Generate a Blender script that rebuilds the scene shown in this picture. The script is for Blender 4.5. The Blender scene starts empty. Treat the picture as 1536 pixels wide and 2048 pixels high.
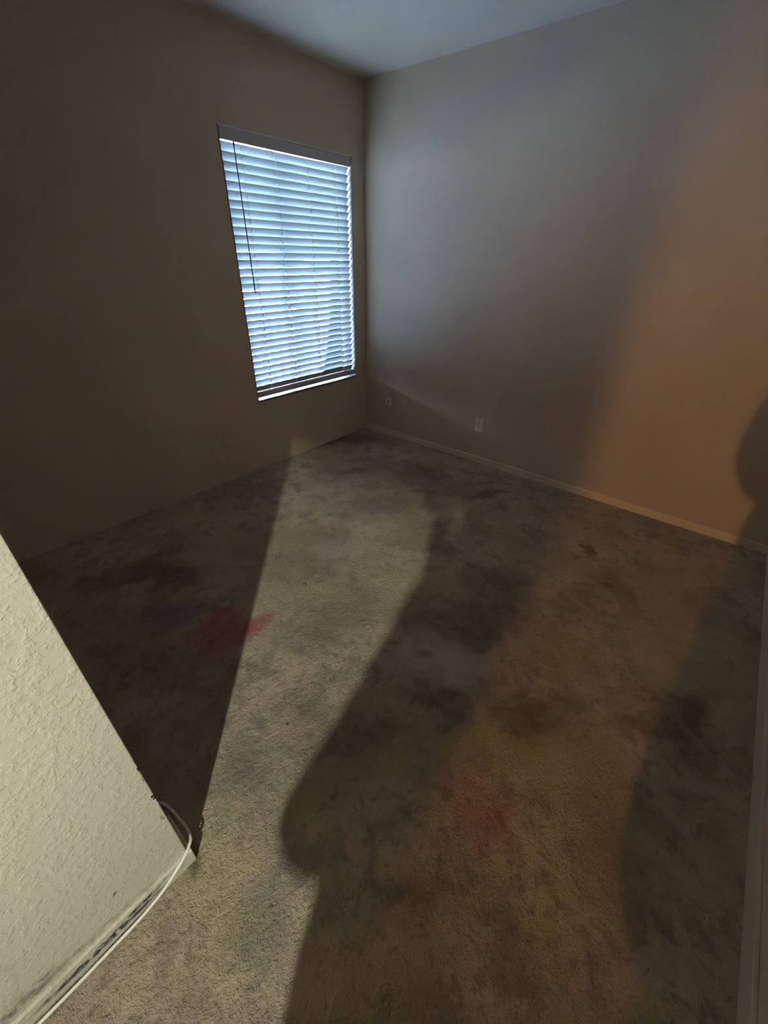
import bpy, bmesh, math, random
from mathutils import Vector, Matrix
random.seed(4)
C = bpy.context.scene.collection
S = bpy.context.scene
PI = math.pi

# ------------------------------------------------------------------ camera
F_PX = 819.76
CAM_H = 1.427
FWD = Vector((0.65530104, 0.54026795, -0.52791201))
RGT = Vector((0.64215832, -0.76646667, 0.01270977))
UP = Vector((0.39776028, 0.34733181, 0.84920396))
cd = bpy.data.cameras.new('camera'); cam = bpy.data.objects.new('camera', cd); C.objects.link(cam)
cd.sensor_fit = 'HORIZONTAL'; cd.sensor_width = 36; cd.lens = F_PX / 1536 * 36
cd.clip_start = 0.01; cd.clip_end = 200
m = Matrix((RGT, UP, -FWD)).transposed().to_4x4(); m.translation = Vector((0, 0, CAM_H))
cam.matrix_world = m
S.camera = cam
S.view_settings.view_transform = 'Standard'; S.view_settings.look = 'None'
S.view_settings.gamma = 1; S.view_settings.use_curve_mapping = False
S.view_settings.exposure = 0.10
S.cycles.max_bounces = 10; S.cycles.diffuse_bounces = 6; S.cycles.transparent_max_bounces = 16
S.cycles.transmission_bounces = 8

# ------------------------------------------------------------------ room measures (metres)
XB = 2.877      # wall with the two plates
YA = 2.615      # window wall
YC = -0.510     # wall at the right border
HC = 2.44
XW0, XW1, ZW0, ZW1 = 1.700, 2.745, 0.505, 2.030      # window opening
XN, YN = 0.020, 0.690                                # corner of the near wall
XD = -1.10                                           # wall with the doorway behind the camera
XL = -1.20

# ------------------------------------------------------------------ world and lights
W = bpy.data.worlds.new('world'); S.world = W; W.use_nodes = True
nt = W.node_tree; nt.nodes.clear()
out = nt.nodes.new('ShaderNodeOutputWorld'); bg = nt.nodes.new('ShaderNodeBackground')
tc = nt.nodes.new('ShaderNodeTexCoord'); sp = nt.nodes.new('ShaderNodeSeparateXYZ')
cr = nt.nodes.new('ShaderNodeValToRGB')
nt.links.new(tc.outputs['Generated'], sp.inputs[0])
mr = nt.nodes.new('ShaderNodeMapRange'); mr.inputs[1].default_value = -0.3; mr.inputs[2].default_value = 1.0
nt.links.new(sp.outputs['Z'], mr.inputs[0]); nt.links.new(mr.outputs[0], cr.inputs[0])
cr.color_ramp.elements[0].color = (0.80, 0.88, 1.0, 1); cr.color_ramp.elements[1].color = (0.60, 0.76, 1.0, 1)
nt.links.new(cr.outputs[0], bg.inputs[0]); bg.inputs[1].default_value = 135
nt.links.new(bg.outputs[0], out.inputs[0])

def light(name, typ, loc, power, color, **k):
    d = bpy.data.lights.new(name, typ); o = bpy.data.objects.new(name, d); C.objects.link(o)
    o.location = loc; d.energy = power; d.color = color
    for a, b in k.items(): setattr(d, a, b)
    return o
def aim(o, target):
    o.rotation_euler = (Vector(target) - o.location).to_track_quat('-Z', 'Y').to_euler()

L1 = Vector((-1.64, -0.97, 2.33))
hall_spot = light('hall_light', 'SPOT', L1, 350, (0.95, 0.96, 0.83), shadow_soft_size=0.03, spot_size=math.radians(112), spot_blend=1.0)
aim(hall_spot, (2.2, 2.5, 0.8))
L2 = Vector((-1.30, 0.010, 1.02))
warm = light('warm_bulb_light', 'SPOT', L2, 78, (1.0, 0.52, 0.20), shadow_soft_size=0.007, spot_size=math.radians(62), spot_blend=1.0)
aim(warm, (2.8, .15, .60))
L3 = Vector((1.75, 1.00, 2.33))
room_fill_light = light('room_fill_light', 'SPOT', L3, 6.4, (1.0, 0.49, 0.23), shadow_soft_size=0.13, spot_size=math.radians(168), spot_blend=1.0)  # added warm ambient fill, not a known lamp of the room
aim(room_fill_light, (1.95, 1.15, 0))
# daylight portal in the window opening (helps the renderer find the sky, adds no light)
portal = light('window_portal', 'AREA', ((XW0 + XW1) / 2, YA + 0.14, (ZW0 + ZW1) / 2), 1, (1, 1, 1), shape='RECTANGLE', size=XW1 - XW0, size_y=ZW1 - ZW0)
portal.rotation_euler = (-PI / 2, 0, 0)
portal.data.cycles.is_portal = True

# ------------------------------------------------------------------ node helpers
class NB:
    def __init__(s, name):
        s.m = bpy.data.materials.new(name); s.m.use_nodes = True; s.t = s.m.node_tree; s.t.nodes.clear()
        s.out = s.t.nodes.new('ShaderNodeOutputMaterial')
    def n(s, t, **k):
        o = s.t.nodes.new(t)
        for a, b in k.items(): setattr(o, a, b)
        return o
    def set(s, node, i, v):
        if hasattr(v, 'node'): s.t.links.new(v, node.inputs[i])
        else: node.inputs[i].default_value = v
    def math(s, op, a, b=None, c=None, clamp=False):
        n = s.n('ShaderNodeMath', operation=op, use_clamp=clamp); s.set(n, 0, a)
        if b is not None: s.set(n, 1, b)
        if c is not None: s.set(n, 2, c)
        return n.outputs[0]
    def vmath(s, op, a, b=None):
        n = s.n('ShaderNodeVectorMath', operation=op); s.set(n, 0, a)
        if b is not None: s.set(n, 1, b)
        return n.outputs['Value'] if op in ('LENGTH', 'DOT_PRODUCT') else n.outputs[0]
    def noise(s, vec, scale, detail=3, rough=0.5, out='Fac', dist=0):
        n = s.n('ShaderNodeTexNoise'); s.set(n, 'Vector', vec); n.inputs['Scale'].default_value = scale
        n.inputs['Detail'].default_value = detail; n.inputs['Roughness'].default_value = rough; n.inputs['Distortion'].default_value = dist
        return n.outputs[out]
    def rng(s, v, a, b, c=0, d=1, smooth=True):
        n = s.n('ShaderNodeMapRange', interpolation_type='SMOOTHSTEP' if smooth else 'LINEAR'); s.set(n, 0, v)
        for i, x in zip((1, 2, 3, 4), (a, b, c, d)): n.inputs[i].default_value = x
        return n.outputs[0]
    def mix(s, f, a, b):
        n = s.n('ShaderNodeMix', data_type='RGBA'); s.set(n, 'Factor', f)
        A, B = n.inputs[6], n.inputs[7]
        for I, v in ((A, a), (B, b)):
            if hasattr(v, 'node'): s.t.links.new(v, I)
            else: I.default_value = (*v, 1)
        return n.outputs[2]
    def bump(s, h, strength, dist, normal=None):
        n = s.n('ShaderNodeBump'); s.set(n, 'Height', h); n.inputs['Strength'].default_value = strength; n.inputs['Distance'].default_value = dist
        if normal is not None: s.set(n, 'Normal', normal)
        return n.outputs[0]
    def coord(s, k='Object'): return s.n('ShaderNodeTexCoord').outputs[k]
    def pbr(s, color, rough=0.6, normal=None, **k):
        b = s.n('ShaderNodeBsdfPrincipled')
        if hasattr(color, 'node'): s.set(b, 'Base Color', color)
        else: b.inputs['Base Color'].default_value = (*color, 1)
        s.set(b, 'Roughness', rough)
        if normal is not None: s.set(b, 'Normal', normal)
        for a, v in k.items(): s.set(b, a.replace('_', ' '), v)
        s.t.links.new(b.outputs[0], s.out.inputs[0]); return b
    def blob(s, vec, cx, cy, rx, ry, rot=0, soft=0.6, plane='XY'):
        """soft-edged ellipse mask at cx, cy"""
        c = (cx, cy, 0) if plane == 'XY' else (cx, 0, cy)
        v = s.vmath('SUBTRACT', vec, c)
        mp = s.n('ShaderNodeMapping'); s.set(mp, 'Vector', v)
        if plane == 'XY':
            mp.vector_type = 'TEXTURE'; mp.inputs['Rotation'].default_value = (0, 0, rot); mp.inputs['Scale'].default_value = (rx, ry, 1e3)
        else:
            mp.vector_type = 'TEXTURE'; mp.inputs['Rotation'].default_value = (0, rot, 0); mp.inputs['Scale'].default_value = (rx, 1e3, ry)
        return s.rng(s.vmath('LENGTH', mp.outputs[0]), 1 - soft, 1.0 + soft * .6, 1, 0)

def simple(name, color, rough=0.5, bump=0, bscale=80, **k):
    b = NB(name); nrm = None
    if bump: nrm = b.bump(b.noise(b.coord(), bscale, 3), bump, 0.002)
    v = b.noise(b.coord(), 9, 3)
    col = b.mix(b.rng(v, .35, .7), [c * .94 for c in color], color)
    b.pbr(col, rough, nrm, **k); return b.m

# ------------------------------------------------------------------ materials
WALL = (0.60, 0.51, 0.40)
def wall_mat(name, base, marks=(), plane='XZ', peel=1.0):
    b = NB(name); v = b.coord()
    n1 = b.noise(v, 55, 4, .55); n2 = b.noise(v, 150, 3, .6); n3 = b.noise(v, 2.2, 3, .5)
    splat = b.rng(b.noise(v, 60, 3, .6, dist=.25), .42, .68)
    h = b.math('ADD', b.math('MULTIPLY', splat, .6), b.math('ADD', b.math('MULTIPLY', n1, .5), b.math('MULTIPLY', n2, .25)))
    nrm = b.bump(h, 0.55 * peel, 0.0022)
    col = b.mix(b.rng(n3, .3, .75), [c * .95 for c in base], [min(1, c * 1.03) for c in base])
    wv = b.vmath('ADD', v, b.vmath('MULTIPLY', b.vmath('SUBTRACT', b.noise(v, 26, 3, .6, 'Color'), (.5, .5, .5)), (.03, .03, .03)))
    for (cx, cy, rx, ry, rot, c, st, soft) in marks:
        mk = b.math('MULTIPLY', b.blob(wv, cx, cy, rx, ry, rot, soft, plane), b.math('MULTIPLY', b.rng(b.noise(v, 60, 3, .6), .30, .62), st))
        col = b.mix(mk, col, c)
    b.pbr(col, 0.75, nrm, Specular_IOR_Level=0.25)
    return b.m
M_wall = wall_mat('wall_paint', WALL)
M_near = wall_mat('near_wall_paint', (0.63, 0.59, 0.485), peel=1.2, marks=[
    # scuffs just above the baseboard, a nick, a dent, chipped edge
    (-.19, .030, .15, .010, .03, (.07, .065, .07), 1.3, .5), (-.10, .045, .06, .006, 0, (.06, .055, .06), 1.2, .5), (-.33, .085, .06, .014, .25, (.18, .16, .15), .9, .6),
    (-.22, .075, .10, .012, 0, (.26, .235, .21), .6, .6), (-.10, .068, .07, .007, 0, (.26, .235, .21), .5, .6),
    (-.30, .100, .05, .014, .3, (.22, .20, .18), .7, .6), (-.36, .075, .05, .012, 0, (.22, .2, .18), .6, .6),
    (-.135, .155, .004, .007, .3, (.10, .09, .08), 1.6, .3), (-.30, .23, .016, .010, .2, (.36, .33, .25), .9, .6),
    (.017, .36, .004, .010, 0, (.05, .04, .03), 1.6, .4), (.018, .48, .003, .008, 0, (.08, .06, .05), 1.5, .4),
    (.016, .44, .003, .012, 0, (.12, .1, .08), 1.2, .4), (.012, .27, .004, .012, 0, (.25, .2, .14), .9, .5)])
M_ceil = wall_mat('ceiling_paint', (0.63, 0.60, 0.53), peel=.8)
M_trim = simple('trim_paint', (0.60, 0.54, 0.44), .5, .25, 60)
M_trimB = simple('trim_paint_pale', (0.80, 0.68, 0.52), .45, .2, 60)
M_vinyl = simple('white_vinyl', (0.72, 0.74, 0.76), .4)
M_rail = simple('blind_rail_vinyl', (0.55, 0.52, 0.55), .4)
M_plate = simple('plate_plastic', (0.80, 0.77, 0.76), .35)
M_plateA = simple('painted_over_plate', (0.58, 0.49, 0.375), .6)
M_liner = simple('window_liner_vinyl', (0.20, 0.22, 0.24), .5)
M_dark = simple('dark_slot', (0.03, 0.03, 0.03), .6)
M_brass = simple('metal_screw', (0.45, 0.42, 0.36), .35, Metallic=1.0)
M_cable = simple('white_cable_jacket', (0.84, 0.82, 0.74), .4)
M_cord = simple('blind_cord', (0.85, 0.87, 0.90), .7)
M_cordd = simple('old_cord', (0.30, 0.28, 0.28), .7)
M_wand = simple('smoky_wand', (0.05, 0.05, 0.08), .3)
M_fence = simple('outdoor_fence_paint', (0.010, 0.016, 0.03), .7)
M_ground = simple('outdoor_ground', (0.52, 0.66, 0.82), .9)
b = NB('slat_vinyl')
d = b.n('ShaderNodeBsdfDiffuse'); d.inputs[0].default_value = (0.34, 0.39, 0.42, 1)
t = b.n('ShaderNodeBsdfTranslucent'); t.inputs[0].default_value = (0.80, 0.88, 0.92, 1)
g = b.n('ShaderNodeBsdfGlossy'); g.inputs[1].default_value = .35
x = b.n('ShaderNodeMixShader'); x.inputs[0].default_value = .02; b.t.links.new(d.outputs[0], x.inputs[1]); b.t.links.new(t.outputs[0], x.inputs[2])
y = b.n('ShaderNodeMixShader'); y.inputs[0].default_value = .05; b.t.links.new(x.outputs[0], y.inputs[1]); b.t.links.new(g.outputs[0], y.inputs[2])
b.t.links.new(y.outputs[0], b.out.inputs[0]); M_slat = b.m
b = NB('window_glass')
tr = b.n('ShaderNodeBsdfTransparent'); tr.inputs[0].default_value = (.93, .96, .97, 1); g = b.n('ShaderNodeBsdfGlossy'); g.inputs[1].default_value = .02
fr = b.n('ShaderNodeFresnel'); fr.inputs[0].default_value = 1.45
x = b.n('ShaderNodeMixShader'); b.t.links.new(fr.outputs[0], x.inputs[0]); b.t.links.new(tr.outputs[0], x.inputs[1]); b.t.links.new(g.outputs[0], x.inputs[2])
b.t.links.new(x.outputs[0], b.out.inputs[0]); M_glass = b.m

def carpet_mat():
    b = NB('stained_carpet'); v = b.coord()
    warp = b.vmath('MULTIPLY', b.vmath('SUBTRACT', b.noise(v, 5.5, 4, .62, 'Color'), (.5, .5, .5)), (.34, .34, 0))
    wv = b.vmath('ADD', v, warp)
    fine = b.noise(v, 260, 2, .6)
    tuft = b.noise(v, 90, 3, .65)
    big = b.noise(v, 2.3, 5, .62); mid = b.noise(v, 7, 5, .65, dist=.4); mid2 = b.noise(v, 19, 4, .7, dist=.5)
    col = b.mix(b.rng(big, .36, .64), (.36, .285, .205), (.54, .445, .32))
    col = b.mix(b.math('MULTIPLY', b.rng(mid, .47, .64), .70), col, (.245, .200, .165))
    col = b.mix(b.math('MULTIPLY', b.rng(mid2, .50, .68), .58), col, (.17, .15, .12))
    col = b.mix(b.math('MULTIPLY', b.rng(b.noise(v, 1.7, 5, .6, dist=.3), .46, .62), .55), col, (.47, .42, .25))
    speck = b.rng(b.noise(v, 46, 4, .72, dist=.6), .60, .68)
    col = b.mix(b.math('MULTIPLY', speck, b.rng(b.noise(v, 3.1, 3, .6), .45, .62, 0, .65)), col, (.13, .11, .08))
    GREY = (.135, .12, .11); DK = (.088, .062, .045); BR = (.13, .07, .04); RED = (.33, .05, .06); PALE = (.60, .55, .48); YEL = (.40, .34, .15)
    ST = STAINS_AND_PATCHES
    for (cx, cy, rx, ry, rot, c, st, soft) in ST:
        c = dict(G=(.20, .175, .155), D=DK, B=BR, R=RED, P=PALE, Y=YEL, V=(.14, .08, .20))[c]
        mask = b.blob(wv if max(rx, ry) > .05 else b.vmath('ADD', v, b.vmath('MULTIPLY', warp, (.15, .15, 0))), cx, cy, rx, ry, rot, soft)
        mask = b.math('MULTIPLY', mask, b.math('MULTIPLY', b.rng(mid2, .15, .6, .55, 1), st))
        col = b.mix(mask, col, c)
    # fibre-level variation
    col = b.mix(b.math('MULTIPLY', b.rng(fine, .35, .7), .30), col, b.mix(.5, col, (.06, .05, .04)))
    clump = b.noise(b.vmath('MULTIPLY', v, (1, 1.6, 1)), 28, 4, .62, dist=.45)
    h = b.math('ADD', b.math('MULTIPLY', clump, 1.3), b.math('ADD', b.math('MULTIPLY', tuft, .8), b.math('MULTIPLY', fine, .35)))
    nrm = b.bump(h, 0.8, 0.015)
    b.pbr(col, .95, nrm, Specular_IOR_Level=0.1, Sheen_Weight=0.25, Sheen_Roughness=0.5)
    return b.m
STAINS_AND_PATCHES = [
    # x, y, rx, ry, rot, colour, strength, softness
    (0.63, 1.28, .085, .075, .2, 'R', .75, .7), (0.70, 1.27, .05, .04, .8, 'R', .6, .7), (0.53, 1.37, .17, .13, .5, 'R', .80, .9), (0.655, 0.124, .11, .09, 0, 'R', .42, .9),
    (0.42, 1.62, .15, .11, 0, 'V', .45, .9),
    (2.444, 1.04, .20, .05, -.5, 'B', .8, .5), (2.60, 1.12, .12, .03, -.3, 'B', .6, .6),
    (2.254, 0.311, .075, .05, .3, 'B', .85, .6), (1.98, 0.13, .03, .03, 0, 'B', .8, .6), (2.02, 0.08, .22, .08, .6, 'D', .4, .8),
    (1.316, -0.324, .17, .11, .2, 'B', .75, .8), (1.45, -0.33, .10, .07, .2, 'D', .7, .7),
]
STAINS_AND_PATCHES += [  # carpet stains, with paler and darker patches among them
    (1.048, 0.148, 0.152, 0.109, 2.73, 'D', 0.7, 0.7),
    (1.601, 0.544, 0.191, 0.142, 2.68, 'D', 0.5, 0.9),
    (1.014, 0.547, 0.158, 0.112, 2.40, 'P', 1.1, 0.8),  # paler patch of carpet
    (1.007, 0.594, 0.043, 0.026, 2.33, 'D', 0.5, 0.7),
    (0.548, 1.943, 0.218, 0.117, 2.09, 'D', 0.75, 0.8),
    (0.264, 2.153, 0.105, 0.044, 2.15, 'D', 0.5, 0.8),
    (2.089, 2.050, 0.138, 0.063, 2.28, 'D', 0.6, 0.6),
    (1.620, 2.170, 0.053, 0.044, 1.81, 'B', 0.8, 0.5),
    (0.976, 1.321, 0.012, 0.010, 1.22, 'D', 1.0, 0.4),
    (0.259, 0.792, 0.111, 0.084, 1.64, 'G', 0.65, 0.9),
    (0.062, 0.434, 0.125, 0.083, 1.16, 'G', 0.7, 0.9),
    (0.950, 1.011, 0.281, 0.143, 2.26, 'G', 0.5, 0.9),
    (0.727, 1.003, 0.130, 0.081, 2.19, 'G', 0.5, 0.9),
    (1.734, 1.641, 0.372, 0.146, 2.28, 'G', 0.45, 0.9),
    (2.406, 1.625, 0.236, 0.106, 2.32, 'D', 0.45, 0.8),
    (2.191, 1.382, 0.144, 0.059, 2.32, 'B', 0.4, 0.8),
    (2.512, 2.550, 0.322, 0.198, 2.27, 'B', 0.95, 0.8),  # browner, darker patch towards the room corner
    (2.770, 2.225, 0.322, 0.147, 2.31, 'B', 0.4, 0.9),
    (1.367, 0.478, 0.259, 0.123, 2.35, 'D', 0.6, 0.9),  # darker band across the middle of the carpet
    (0.862, 0.445, 0.116, 0.093, 2.49, 'D', 0.55, 0.8),
    (0.624, 0.517, 0.123, 0.080, 2.27, 'D', 0.45, 0.9),
    (0.037, 0.600, 0.098, 0.060, 2.04, 'Y', 0.5, 0.9),
    (0.024, 0.681, 0.048, 0.018, 1.13, 'D', 0.7, 0.6),
    (0.114, 0.703, 0.042, 0.027, 1.29, 'G', 0.3, 0.8),
    (1.408, 0.166, 0.171, 0.118, 2.80, 'Y', 0.65, 0.9),
    (0.906, 0.105, 0.156, 0.067, 2.34, 'Y', 0.65, 0.9),
    (0.791, 0.293, 0.106, 0.069, 2.40, 'Y', 0.65, 0.9),
    (0.359, 0.187, 0.080, 0.036, 2.29, 'D', 0.45, 0.9),
    (0.176, 0.501, 0.085, 0.055, 2.11, 'G', 0.5, 0.9),
    (1.166, 1.678, 0.153, 0.123, 1.91, 'Y', 0.65, 0.9),
    (1.282, 1.545, 0.178, 0.101, 2.23, 'G', 0.35, 0.9),
    (0.001, 0.493, 0.091, 0.060, 1.99, 'Y', 0.4, 0.9),
    (0.236, 0.578, 0.084, 0.068, 1.46, 'G', 0.35, 0.9),
    (1.309, 1.364, 0.172, 0.119, 2.23, 'P', 0.35, 0.9),
    (1.384, -0.168, 0.161, 0.091, -0.15, 'D', 0.35, 0.9),
    (1.699, 2.000, 0.216, 0.135, 2.22, 'P', 0.3, 0.9),
    (0.169, 1.498, 0.225, 0.131, 1.92, 'D', 0.4, 0.9),
    (0.815, -0.219, 0.198, 0.122, 2.73, 'D', 0.3, 0.9),
    (0.440, 0.803, 0.006, 0.005, 1.43, 'D', 1, 0.4),
    (0.540, 0.791, 0.078, 0.068, 1.70, 'D', 0.35, 0.9),
    (2.302, 1.947, 0.243, 0.190, 2.32, 'G', 0.35, 0.9),
    (0.981, 1.180, 0.125, 0.089, 2.17, 'Y', 0.65, 0.9),
]
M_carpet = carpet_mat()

# ------------------------------------------------------------------ mesh helpers
def box(bm, x0, x1, y0, y1, z0, z1, bev=0):
    r = bmesh.ops.create_cube(bm, size=1, matrix=Matrix.Translation(((x0 + x1) / 2, (y0 + y1) / 2, (z0 + z1) / 2)) @ Matrix.Diagonal((x1 - x0, y1 - y0, z1 - z0, 1)))
    if bev:
        es = list({e for v in r['verts'] for e in v.link_edges})
        bmesh.ops.bevel(bm, geom=es, offset=bev, segments=3, affect='EDGES', profile=.6)
def new(): return bmesh.new()
def obj(name, bm, mat, parent=None, smooth=False):
    me = bpy.data.meshes.new(name); bmesh.ops.recalc_face_normals(bm, faces=bm.faces[:]); bm.to_mesh(me); bm.free()
    me.materials.append(mat)
    if smooth:
        for f in me.polygons: f.use_smooth = True
    o = bpy.data.objects.new(name, me); C.objects.link(o)
    if parent: o.parent = parent
    return o
def local(bm, loc):
    bmesh.ops.translate(bm, verts=bm.verts[:], vec=-Vector(loc)); return bm
def struct(o): o['kind'] = 'structure'; return o
def thing(name, label, cat, loc=(0, 0, 0), group=None, kind=None):
    o = bpy.data.objects.new(name, None); C.objects.link(o); o.location = loc; o.empty_display_size = .1
    o['label'] = label; o['category'] = cat
    if group: o['group'] = group
    if kind: o['kind'] = kind
    return o
def tube(bm, pts, r, seg=8, caps=True):
    pts = [Vector(p) for p in pts]; rings = []; prev = None
    for i, p in enumerate(pts):
        t = (pts[min(i + 1, len(pts) - 1)] - pts[max(i - 1, 0)]).normalized()
        if prev is None:
            a = Vector((0, 0, 1)) if abs(t.z) < .9 else Vector((1, 0, 0)); n = t.cross(a).normalized()
        else: n = (prev - t * prev.dot(t)).normalized()
        prev = n; bb = t.cross(n); rr = r[i] if isinstance(r, (list, tuple)) else r
        rings.append([bm.verts.new(p + n * math.cos(2 * PI * k / seg) * rr + bb * math.sin(2 * PI * k / seg) * rr) for k in range(seg)])
    for a, c in zip(rings, rings[1:]):
        for k in range(seg): bm.faces.new((a[k], a[(k + 1) % seg], c[(k + 1) % seg], c[k]))
    if caps: bm.faces.new(rings[0][::-1]); bm.faces.new(rings[-1])
def spline(P, n=10):
    P = [Vector(p) for p in P]; P = [P[0] * 2 - P[1]] + P + [P[-1] * 2 - P[-2]]; o = []
    for i in range(1, len(P) - 2):
        a, b_, c, d_ = P[i - 1:i + 3]
        for k in range(n):
            t = k / n
            o.append(.5 * ((2 * b_) + (c - a) * t + (2 * a - 5 * b_ + 4 * c - d_) * t * t + (3 * b_ - a - 3 * c + d_) * t ** 3))
    o.append(P[-2]); return o
def lathe(bm, prof, mat=Matrix(), seg=24):
    rings = []
    for r, z in prof: rings.append([bm.verts.new(mat @ Vector((math.cos(2 * PI * k / seg) * r, math.sin(2 * PI * k / seg) * r, z))) for k in range(seg)])
    for a, c in zip(rings, rings[1:]):
        for k in range(seg): bm.faces.new((a[k], a[(k + 1) % seg], c[(k + 1) % seg], c[k]))
    bm.faces.new(rings[0][::-1]); bm.faces.new(rings[-1])

# ------------------------------------------------------------------ the room
XH = -3.0; YH0, YH1 = -2.0, 1.0           # hall beyond the doorway
bm = new(); bmesh.ops.create_grid(bm, x_segments=1, y_segments=1, size=1)
for v in bm.verts: v.co = Vector((XH if v.co.x < 0 else XB + .12, YH0 - .1 if v.co.y < 0 else YA + .12, 0))
r = bmesh.ops.extrude_face_region(bm, geom=bm.faces[:])
bmesh.ops.translate(bm, verts=[v for v in r['geom'] if isinstance(v, bmesh.types.BMVert)], vec=(0, 0, -.1))
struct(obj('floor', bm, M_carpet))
bm = new(); box(bm, XH, XB + .12, YH0 - .1, YA + .12, HC, HC + .1); struct(obj('ceiling', bm, M_ceil))

bm = new(); T = .14
box(bm, XL, XW0, YA, YA + T, 0, HC); box(bm, XW1, XB + .12, YA, YA + T, 0, HC)
box(bm, XW0, XW1, YA, YA + T, 0, ZW0); box(bm, XW0, XW1, YA, YA + T, ZW1, HC)
struct(obj('wall_window', bm, M_wall))
bm = new(); box(bm, XB, XB + .12, YC - .12, YA, 0, HC); struct(obj('wall_back', bm, M_wall))
bm = new(); box(bm, -.75, XB, YC - .12, YC, 0, HC); struct(obj('wall_right', bm, M_wall))
bm = new(); box(bm, XD, XN, YN, YN + .12, 0, HC, .004); struct(obj('wall_near', bm, M_near))
bm = new(); box(bm, XD - .1, XD, YN, YA, 0, HC); struct(obj('wall_left', bm, M_wall))
# doorway wall behind the camera, the little vestibule side and the hall beyond
bm = new(); box(bm, XD - .1, XD, .036, YN, 0, HC); box(bm, XD - .1, XD, -.90, .036, 2.045, HC); box(bm, XD - .1, XD, YH0, -.90, 0, HC)
struct(obj('wall_doorway', bm, M_wall))
bm = new(); box(bm, XD, -.75, -.95 - .1, -.95, 0, HC); box(bm, -.75, -.65, -1.05, YC - .12, 0, HC); struct(obj('wall_vestibule', bm, M_wall))
bm = new(); box(bm, XH, XD - .1, YH1, YH1 + .1, 0, HC); box(bm, XH - .1, XH, YH0 - .1, YH1 + .1, 0, HC); box(bm, XH, XD, YH0 - .1, YH0, 0, HC)
struct(obj('wall_hall', bm, M_wall))

def baseboard(name, x0, x1, y0, y1, mat, h=.055):
    bm = new(); box(bm, x0, x1, y0, y1, 0, h, .004); return struct(obj(name, bm, mat))
baseboard('baseboard_window', XD, XB, YA - .010, YA, M_wall)
baseboard('baseboard_back', XB - .013, XB, YC, YA - .010, M_trimB, .052)
baseboard('baseboard_right', -.75, XB - .013, YC, YC + .012, M_trim, .07)
baseboard('baseboard_near', XD, XN + .010, YN - .011, YN, M_near, .060)
baseboard('baseboard_stub', XN, XN + .010, YN, YN + .12, M_near, .060)

# ------------------------------------------------------------------ window
win = bpy.data.objects.new('window_1', None); C.objects.link(win); win.location = ((XW0 + XW1) / 2, YA, ZW0); struct(win)
O = win.location
yf0, yf1 = YA + .095, YA + .135
bm = new(); w = .035
box(bm, XW0, XW0 + w, yf0, yf1, ZW0, ZW1, .003); box(bm, XW1 - w, XW1, yf0, yf1, ZW0, ZW1, .003)
box(bm, XW0 + w, XW1 - w, yf0, yf1, ZW0, ZW0 + w, .003); box(bm, XW0 + w, XW1 - w, yf0, yf1, ZW1 - w, ZW1, .003)
obj('window_frame', local(bm, O), M_vinyl, win)
xm = 2.125
bm = new(); box(bm, xm - .014, xm + .014, yf0 + .005, yf1, ZW0 + w, ZW1 - w, .003); obj('meeting_stile', local(bm, O), M_vinyl, win)
bm = new(); box(bm, XW0 + w, xm - .022, yf0 + .018, yf0 + .022, ZW0 + w, ZW1 - w); obj('pane', local(bm, O), M_glass, win)
bm = new(); box(bm, xm + .022, XW1 - w, yf0 + .018, yf0 + .022, ZW0 + w, ZW1 - w); obj('pane', local(bm, O), M_glass, win)
bm = new(); box(bm, xm - .034, xm - .022, yf0 - .018, yf0 - .005, 1.2, 1.28, .003); obj('sash_latch', local(bm, O), M_rail, win)
bm = new(); box(bm, XW0 + .0005, XW1 - .0005, YA - .006, yf0, ZW0 - .0, ZW0 + .016, .004); obj('window_sill', local(bm, O), M_liner, win)
for s in (0, 1):                                   # white jamb liners
    xa = XW0 if s == 0 else XW1 - .006
    bm = new(); box(bm, xa, xa + .006, YA - .003, yf0, ZW0 + .016, ZW1); obj('jamb_liner', local(bm, O), M_liner, win)
bm = new(); box(bm, XW0 + .006, XW1 - .006, YA - .003, yf0, ZW1 - .006, ZW1); obj('head_liner', local(bm, O), M_vinyl, win)

# ------------------------------------------------------------------ blind
XS0, XS1 = XW0 + .010, XW1 - .014
YS = YA + .030
bl = thing('window_blind', 'white slatted venetian blind lowered over the daylit window', 'blind', ((XS0 + XS1) / 2, YS, ZW1 - .006))
O = bl.location
bm = new()
box(bm, XS0, XS1, YA + .004, YA + .055, 1.975, ZW1 - .0065, .003)
box(bm, XS0 - .002, XS1 + .002, YA - .004, YA + .004, 1.968, ZW1 - .007, .002)
obj('valance', local(bm, O), M_rail, bl)
TH = math.radians(58); CH = .0505; PITCH = .0436; NS = 32
def slat_bm():
    bm = new(); n = 8; top = []; bot = []
    for xx in (XS0, XS1):
        for k in range(n + 1):
            u = k / n - .5                                  # -.5 room edge ... .5 outer edge
            crown = .0028 * (1 - (2 * u) ** 2)
            for off, L in ((.0012, top), (-.0012, bot)):
                yy = u * CH * math.cos(TH) + (crown + off) * math.sin(TH)
                zz = -u * CH * math.sin(TH) + (crown + off) * math.cos(TH)
                L.append(bm.verts.new((xx - (XS0 + XS1) / 2, yy, zz)))
    m_ = n + 1
    for L, fl in ((top, 0), (bot, 1)):
        for k in range(n):
            f = (L[k], L[k + 1], L[m_ + k + 1], L[m_ + k]); bm.faces.new(f if fl else f[::-1])
    for a in (0, n): bm.faces.new((top[a], top[m_ + a], bot[m_ + a], bot[a]))
    for s in (0, m_):
        for k in range(n): bm.faces.new((top[s + k], top[s + k + 1], bot[s + k + 1], bot[s + k]))
    return bm
slat0 = obj('slat', slat_bm(), M_slat, bl, smooth=False)
Z0 = 1.945
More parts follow.
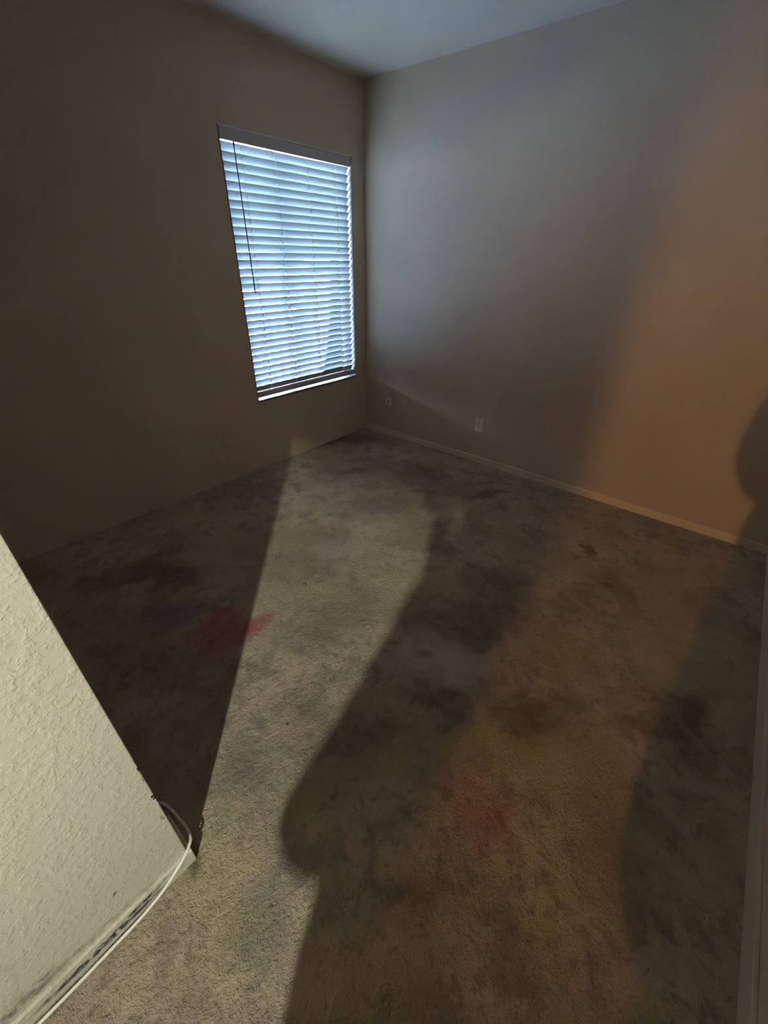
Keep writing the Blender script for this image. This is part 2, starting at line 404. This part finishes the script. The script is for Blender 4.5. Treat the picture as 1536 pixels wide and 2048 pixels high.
for i in range(NS):
    o = slat0 if i == 0 else slat0.copy()
    if i: C.objects.link(o); o.parent = bl
    o.location = (0, 0, Z0 - i * PITCH - O.z)
    o.rotation_euler = (math.radians(random.uniform(-.9, .9)), math.radians(random.uniform(-.12, .12)), 0)
zr = Z0 - NS * PITCH + .011
bm = new(); box(bm, XS0, XS1, YS - .026, YS + .026, zr - .024, zr + .010, .005)
obj('bottom_rail', local(bm, O), M_rail, bl)
LX = (1.845, 2.085, 2.345, 2.60)
yl = YS - CH / 2 * math.cos(TH) - .0035
for lx in LX:
    bm = new()
    for s in (-.007, .007): tube(bm, [(lx + s * .3, yl, 1.97), (lx + s * .3, yl, zr - .004)], .0007, 5)
    for i in range(NS):
        zc = Z0 - i * PITCH
        # the little white knot of cord that sits at each route hole
        tube(bm, spline([(lx - .001, yl, zc + .018), (lx + .0035, yl - .001, zc + .010), (lx + .001, yl, zc - .002), (lx + .0005, YS + .004, zc - .012)], 3), .0025, 5)
    obj('ladder_cord', local(bm, O), M_cord, bl)
    bm = new(); tube(bm, [(lx + .012, YS + .016, 1.97), (lx + .012, YS + .016, zr - .004)], .0009, 5); obj('lift_cord', local(bm, O), M_cordd, bl)
bm = new(); pts = [(1.793, yl - .012, 1.955), (1.797, yl - .014, 1.6), (1.803, yl - .014, 1.215)]
tube(bm, pts, [.0030, .0034, .0040], 6)
tube(bm, [(1.793, yl - .012, 1.975), (1.793, yl - .012, 1.950)], .005, 8)
obj('tilt_wand', local(bm, O), M_wand, bl)
bm = new()      # tangled pull cord lying at the right end of the sill
tube(bm, spline([(2.60, yl - .004, .64), (2.605, yl - .006, .60), (2.62, yl - .004, .565), (2.60, yl, .545), (2.64, yl - .003, .53), (2.67, yl, .55), (2.655, yl - .004, .585), (2.63, yl - .006, .575), (2.66, yl - .006, .54), (2.69, yl - .002, .5245)], 6), .0022, 6)
tube(bm, spline([(2.612, yl - .008, .70), (2.615, yl - .008, .62), (2.64, yl - .008, .578), (2.68, yl - .008, .56), (2.70, yl - .004, .53)], 6), .0016, 6)
obj('pull_cord', local(bm, O), M_cord, bl)
bm = new(); lathe(bm, [(.003, 0), (.009, .004), (.010, .014), (.006, .022), (.003, .026)], Matrix.Translation((2.612, yl - .006, .588)), 12)
obj('cord_tassel', local(bm, O), M_vinyl, bl, True)

# ------------------------------------------------------------------ outside the window
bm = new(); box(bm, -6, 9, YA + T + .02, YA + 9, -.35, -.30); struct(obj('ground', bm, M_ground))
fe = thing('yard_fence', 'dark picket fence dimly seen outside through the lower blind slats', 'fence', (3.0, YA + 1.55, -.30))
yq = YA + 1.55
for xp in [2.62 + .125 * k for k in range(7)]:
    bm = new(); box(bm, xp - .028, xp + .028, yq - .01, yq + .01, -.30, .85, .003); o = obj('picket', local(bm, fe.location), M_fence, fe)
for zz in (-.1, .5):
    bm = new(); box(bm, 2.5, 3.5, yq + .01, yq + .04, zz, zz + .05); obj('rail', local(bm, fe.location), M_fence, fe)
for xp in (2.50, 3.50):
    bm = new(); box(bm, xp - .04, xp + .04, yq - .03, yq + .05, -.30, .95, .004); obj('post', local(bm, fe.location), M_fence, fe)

# ------------------------------------------------------------------ plates on the walls
def outlet(name, label, loc, rot, mat, dark):
    t_ = thing(name, label, 'outlet', loc); t_.rotation_euler = (0, 0, rot)   # built facing -Y
    bm = new(); box(bm, -.035, .035, -.006, 0, -.0575, .0575, .003); obj('cover_plate', bm, mat, t_)
    for s in (-1, 1):
        bm = new(); box(bm, -.0165, .0165, -.0085, -.005, s * .0195 - .0145, s * .0195 + .0145, .003); f = obj('receptacle', bm, mat, t_)
        for a, hh in ((-.0065, .005), (.0065, .004)):
            bm = new(); box(bm, a - .001, a + .001, -.0092, -.0080, s * .0195 + .002 - hh, s * .0195 + .002 + hh); obj('slot', bm, dark, f)
        bm = new(); lathe(bm, [(.0024, 0), (.0024, .001)], Matrix.Translation((0, -.0082, s * .0195 - .009)) @ Matrix.Rotation(PI / 2, 4, 'X'), 10); obj('ground_hole', bm, dark, f)
    bm = new(); lathe(bm, [(.003, 0), (.003, .001), (.0015, .0016)], Matrix.Translation((0, -.006, 0)) @ Matrix.Rotation(PI / 2, 4, 'X'), 10); obj('screw', bm, M_brass, t_)
    return t_
outlet('wall_outlet', 'white duplex power outlet low on the wall right of the corner', (XB, 1.413, .312), PI / 2 * -1 + PI, M_plate, M_dark).rotation_euler = (0, 0, -PI / 2)
outlet('wall_outlet', 'tan painted-over power outlet below and left of the window', (1.405, YA, .305), 0, M_plateA, M_plateA)
t_ = thing('cable_plate', 'small round white cable plate low on the wall beside the room corner', 'wall plate', (XB, 2.333, .318)); t_.rotation_euler = (0, 0, -PI / 2)
RX = Matrix.Rotation(PI / 2, 4, 'X')
bm = new(); lathe(bm, [(.040, 0), (.040, .003), (.034, .007), (.010, .009)], RX, 28); obj('cover_plate', bm, M_plate, t_, False)
bm = new(); lathe(bm, [(.006, .008), (.006, .011), (.0045, .020)], RX @ Matrix.Translation((.002, -.004, 0)), 12); obj('connector', bm, M_dark, t_)
bm = new(); box(bm, -.004, .016, -.005, 0, .045, .085, .002); obj('plaster_patch', bm, M_plateA, t_)

# ------------------------------------------------------------------ cable along the near wall
cz = .0045
P = [(-1.05, .672, cz), (-.8, .668, cz), (-.55, .671, cz), (-.40, .670, cz), (-.345, .668, cz + .002), (-.26, .667, .008), (-.186, .667, .012), (-.115, .665, .022), (-.06, .668, .034), (-.02, .675, .046), (.010, .682, .058), (.034, .695, .066), (.043, .715, .060), (.046, .755, .040), (.044, .80, .018), (.040, .85, .007), (.020, .90, cz), (-.05, .93, cz), (-.25, .93, cz)]
bm = new(); tube(bm, spline(P, 8), .0040, 10)
cb = obj('cable', bm, M_cable, None, True); cb['label'] = 'thin white cable running along the near wall base and round its corner'; cb['category'] = 'cable'

# ------------------------------------------------------------------ behind the camera: lamps, an added fill dome and the photographer, who throw the light and the shadow
t_ = thing('ceiling_light', 'round ceiling light in the hall behind the viewer', 'lamp', (L1.x, L1.y, HC))
bm = new(); lathe(bm, [(.07, 0), (.07, -.02), (.05, -.03), (.04, -.045)], Matrix(), 28); obj('canopy', bm, M_vinyl, t_)
t_ = thing('ceiling_light', 'small ceiling dome added above the viewer to carry the warm fill light', 'lamp', (L3.x, L3.y, HC))
bm = new(); lathe(bm, [(.10, 0), (.10, -.02), (.05, -.03)], Matrix(), 28); obj('canopy', bm, M_vinyl, t_)  # housing made up for the added fill light
t_ = thing('floor_lamp', 'slim floor lamp with a bare bulb in the hall behind the viewer', 'lamp', (L2.x, L2.y, 0))
bm = new(); lathe(bm, [(.11, 0), (.11, .015), (.02, .03)], Matrix(), 28); obj('base', bm, M_rail, t_)
bm = new(); tube(bm, [(0, 0, .03), (0, 0, L2.z - .05)], .008, 10); obj('pole', bm, M_rail, t_)
bm = new(); lathe(bm, [(.012, 0), (.014, .01), (.012, .030)], Matrix.Translation((0, 0, L2.z - .05)), 16); obj('socket', bm, M_rail, t_)

def skin(name, verts, edges, mat, parent, root=0, sub=2):
    me = bpy.data.meshes.new(name); me.from_pydata([v[:3] for v in verts], edges, []); me.materials.append(mat)
    o = bpy.data.objects.new(name, me); C.objects.link(o); o.parent = parent
    s = o.modifiers.new('skin', 'SKIN')
    for i, v in enumerate(verts):
        r = v[3]; me.skin_vertices[0].data[i].radius = (r, r) if not isinstance(r, tuple) else r
        me.skin_vertices[0].data[i].use_root = (i == root)
    s.use_smooth_shade = True
    q = o.modifiers.new('sub', 'SUBSURF'); q.levels = sub; q.render_levels = sub
    return o
M_skin = simple('skin', (.50, .30, .21), .55); M_coat = simple('navy_coat', (.05, .06, .10), .9); M_jean = simple('dark_trousers', (.04, .045, .06), .9)
M_hair = simple('dark_hair', (.03, .02, .015), .7); M_shoe = simple('black_shoes', (.03, .03, .03), .6)
PP = Vector((-.310, -.312, 0)); YAW = math.radians(40)
person = thing('person', 'person in long navy coat and dark trousers holding up a phone, standing behind the viewer', 'person', PP); person.rotation_euler = (0, 0, YAW)
# local: +X forward, +Y to the left
V = [(0, 0, .93, .125), (0, 0, 1.08, .120), (0, 0, 1.24, .135), (0, 0, 1.38, .105), (.01, 0, 1.46, .055), (.03, 0, 1.52, .055), (.06, .03, 1.58, .095), (.06, .03, 1.65, .085)]
E = [(i, i + 1) for i in range(7)]
for s in (1, -1):
    k = len(V)
    V += [(0, .10 * s, .88, .085), (.01, .11 * s, .50, .055), (-.01, .12 * s, .12, .038), (-.03, .12 * s, .05, .038), (.12, .135 * s, .03, .028)]
    E += [(0, k), (k, k + 1), (k + 1, k + 2), (k + 2, k + 3), (k + 3, k + 4)]
    k = len(V)
    V += [(0, .12 * s, 1.31, .050), (.02, .31 if s > 0 else -.135, .89, .045), (.20, .085 * s, 1.12, .036), (.27, .055 * s, 1.36, .026), (.31, .045 * s, 1.385, .024)]
    E += [(3, k), (k, k + 1), (k + 1, k + 2), (k + 2, k + 3), (k + 3, k + 4)]
    h = len(V) - 1
    for j in range(4):
        k = len(V); yy = .046 * s - .0; zz = 1.372 + .018 * j
        V += [(.325, yy + .006 * s, zz, .0095), (.350, yy * .95, zz + .004, .0085), (.366, yy * .62, zz + .006, .0075)]
        E += [(h, k), (k, k + 1), (k + 1, k + 2)]
    k = len(V); V += [(.315, .040 * s, 1.40, .011), (.330, .022 * s, 1.425, .0095)]; E += [(h, k), (k, k + 1)]
skin('body', V, E, M_skin, person)
V = [(0, .03, .60, .15), (0, .03, .85, .15), (0, .02, 1.05, .16), (0, 0, 1.20, (.15, .12)), (0, 0, 1.34, (.11, .09)), (.005, 0, 1.42, .065)]; E = [(0, 1), (1, 2), (2, 3), (3, 4), (4, 5)]
for s in (1, -1):
    k = len(V); V += [(0, .12 * s, 1.30, .058), (.0, .18 if s > 0 else -.12, 1.06, .075), (.02, .305 if s > 0 else -.135, .885, .070), (.14, .18 if s > 0 else -.12, 1.02, .050)]; E += [(4, k), (k, k + 1), (k + 1, k + 2), (k + 2, k + 3)]
    k = len(V); V += [(.0, .15 if s > 0 else -.03, .78, .13), (.0, .19 if s > 0 else -.04, .52, .14)]; E += [(1, k), (k, k + 1)]
skin('coat', V, E, M_coat, person)
V = [(0, .01, .95, .115)]; E = []
for s in (1, -1):
    k = len(V); V += [(0, .10 if s > 0 else -.06, .86, .088), (.01, .11 * s, .50, .068), (-.01, .12 * s, .09, .056)]; E += [(0, k), (k, k + 1), (k + 1, k + 2)]
skin('trousers', V, E, M_jean, person)
skin('hair', [(.03, .03, 1.70, .095), (.01, .03, 1.65, .105), (-.035, 0, 1.58, .07)], [(0, 1), (1, 2)], M_hair, person)
for s in (1, -1):
    skin('shoe', [(-.05, .125 * s, .045, .044), (.05, .13 * s, .042, .042), (.14, .138 * s, .034, .034)], [(0, 1), (1, 2)], M_shoe, person)
ph = thing('phone', 'dark phone held up in front of the person behind the viewer', 'phone', Vector((0, 0, CAM_H)) - FWD * .014)
ph.rotation_euler = Matrix((RGT, UP, -FWD)).transposed().to_euler()
bm = new(); box(bm, -.060, .015, -.130, .020, -.004, .004, .0035); obj('case', bm, M_dark, ph)
bm = new(); box(bm, -.057, .012, -.127, .017, .004, .0046); obj('screen', bm, M_wand, ph)
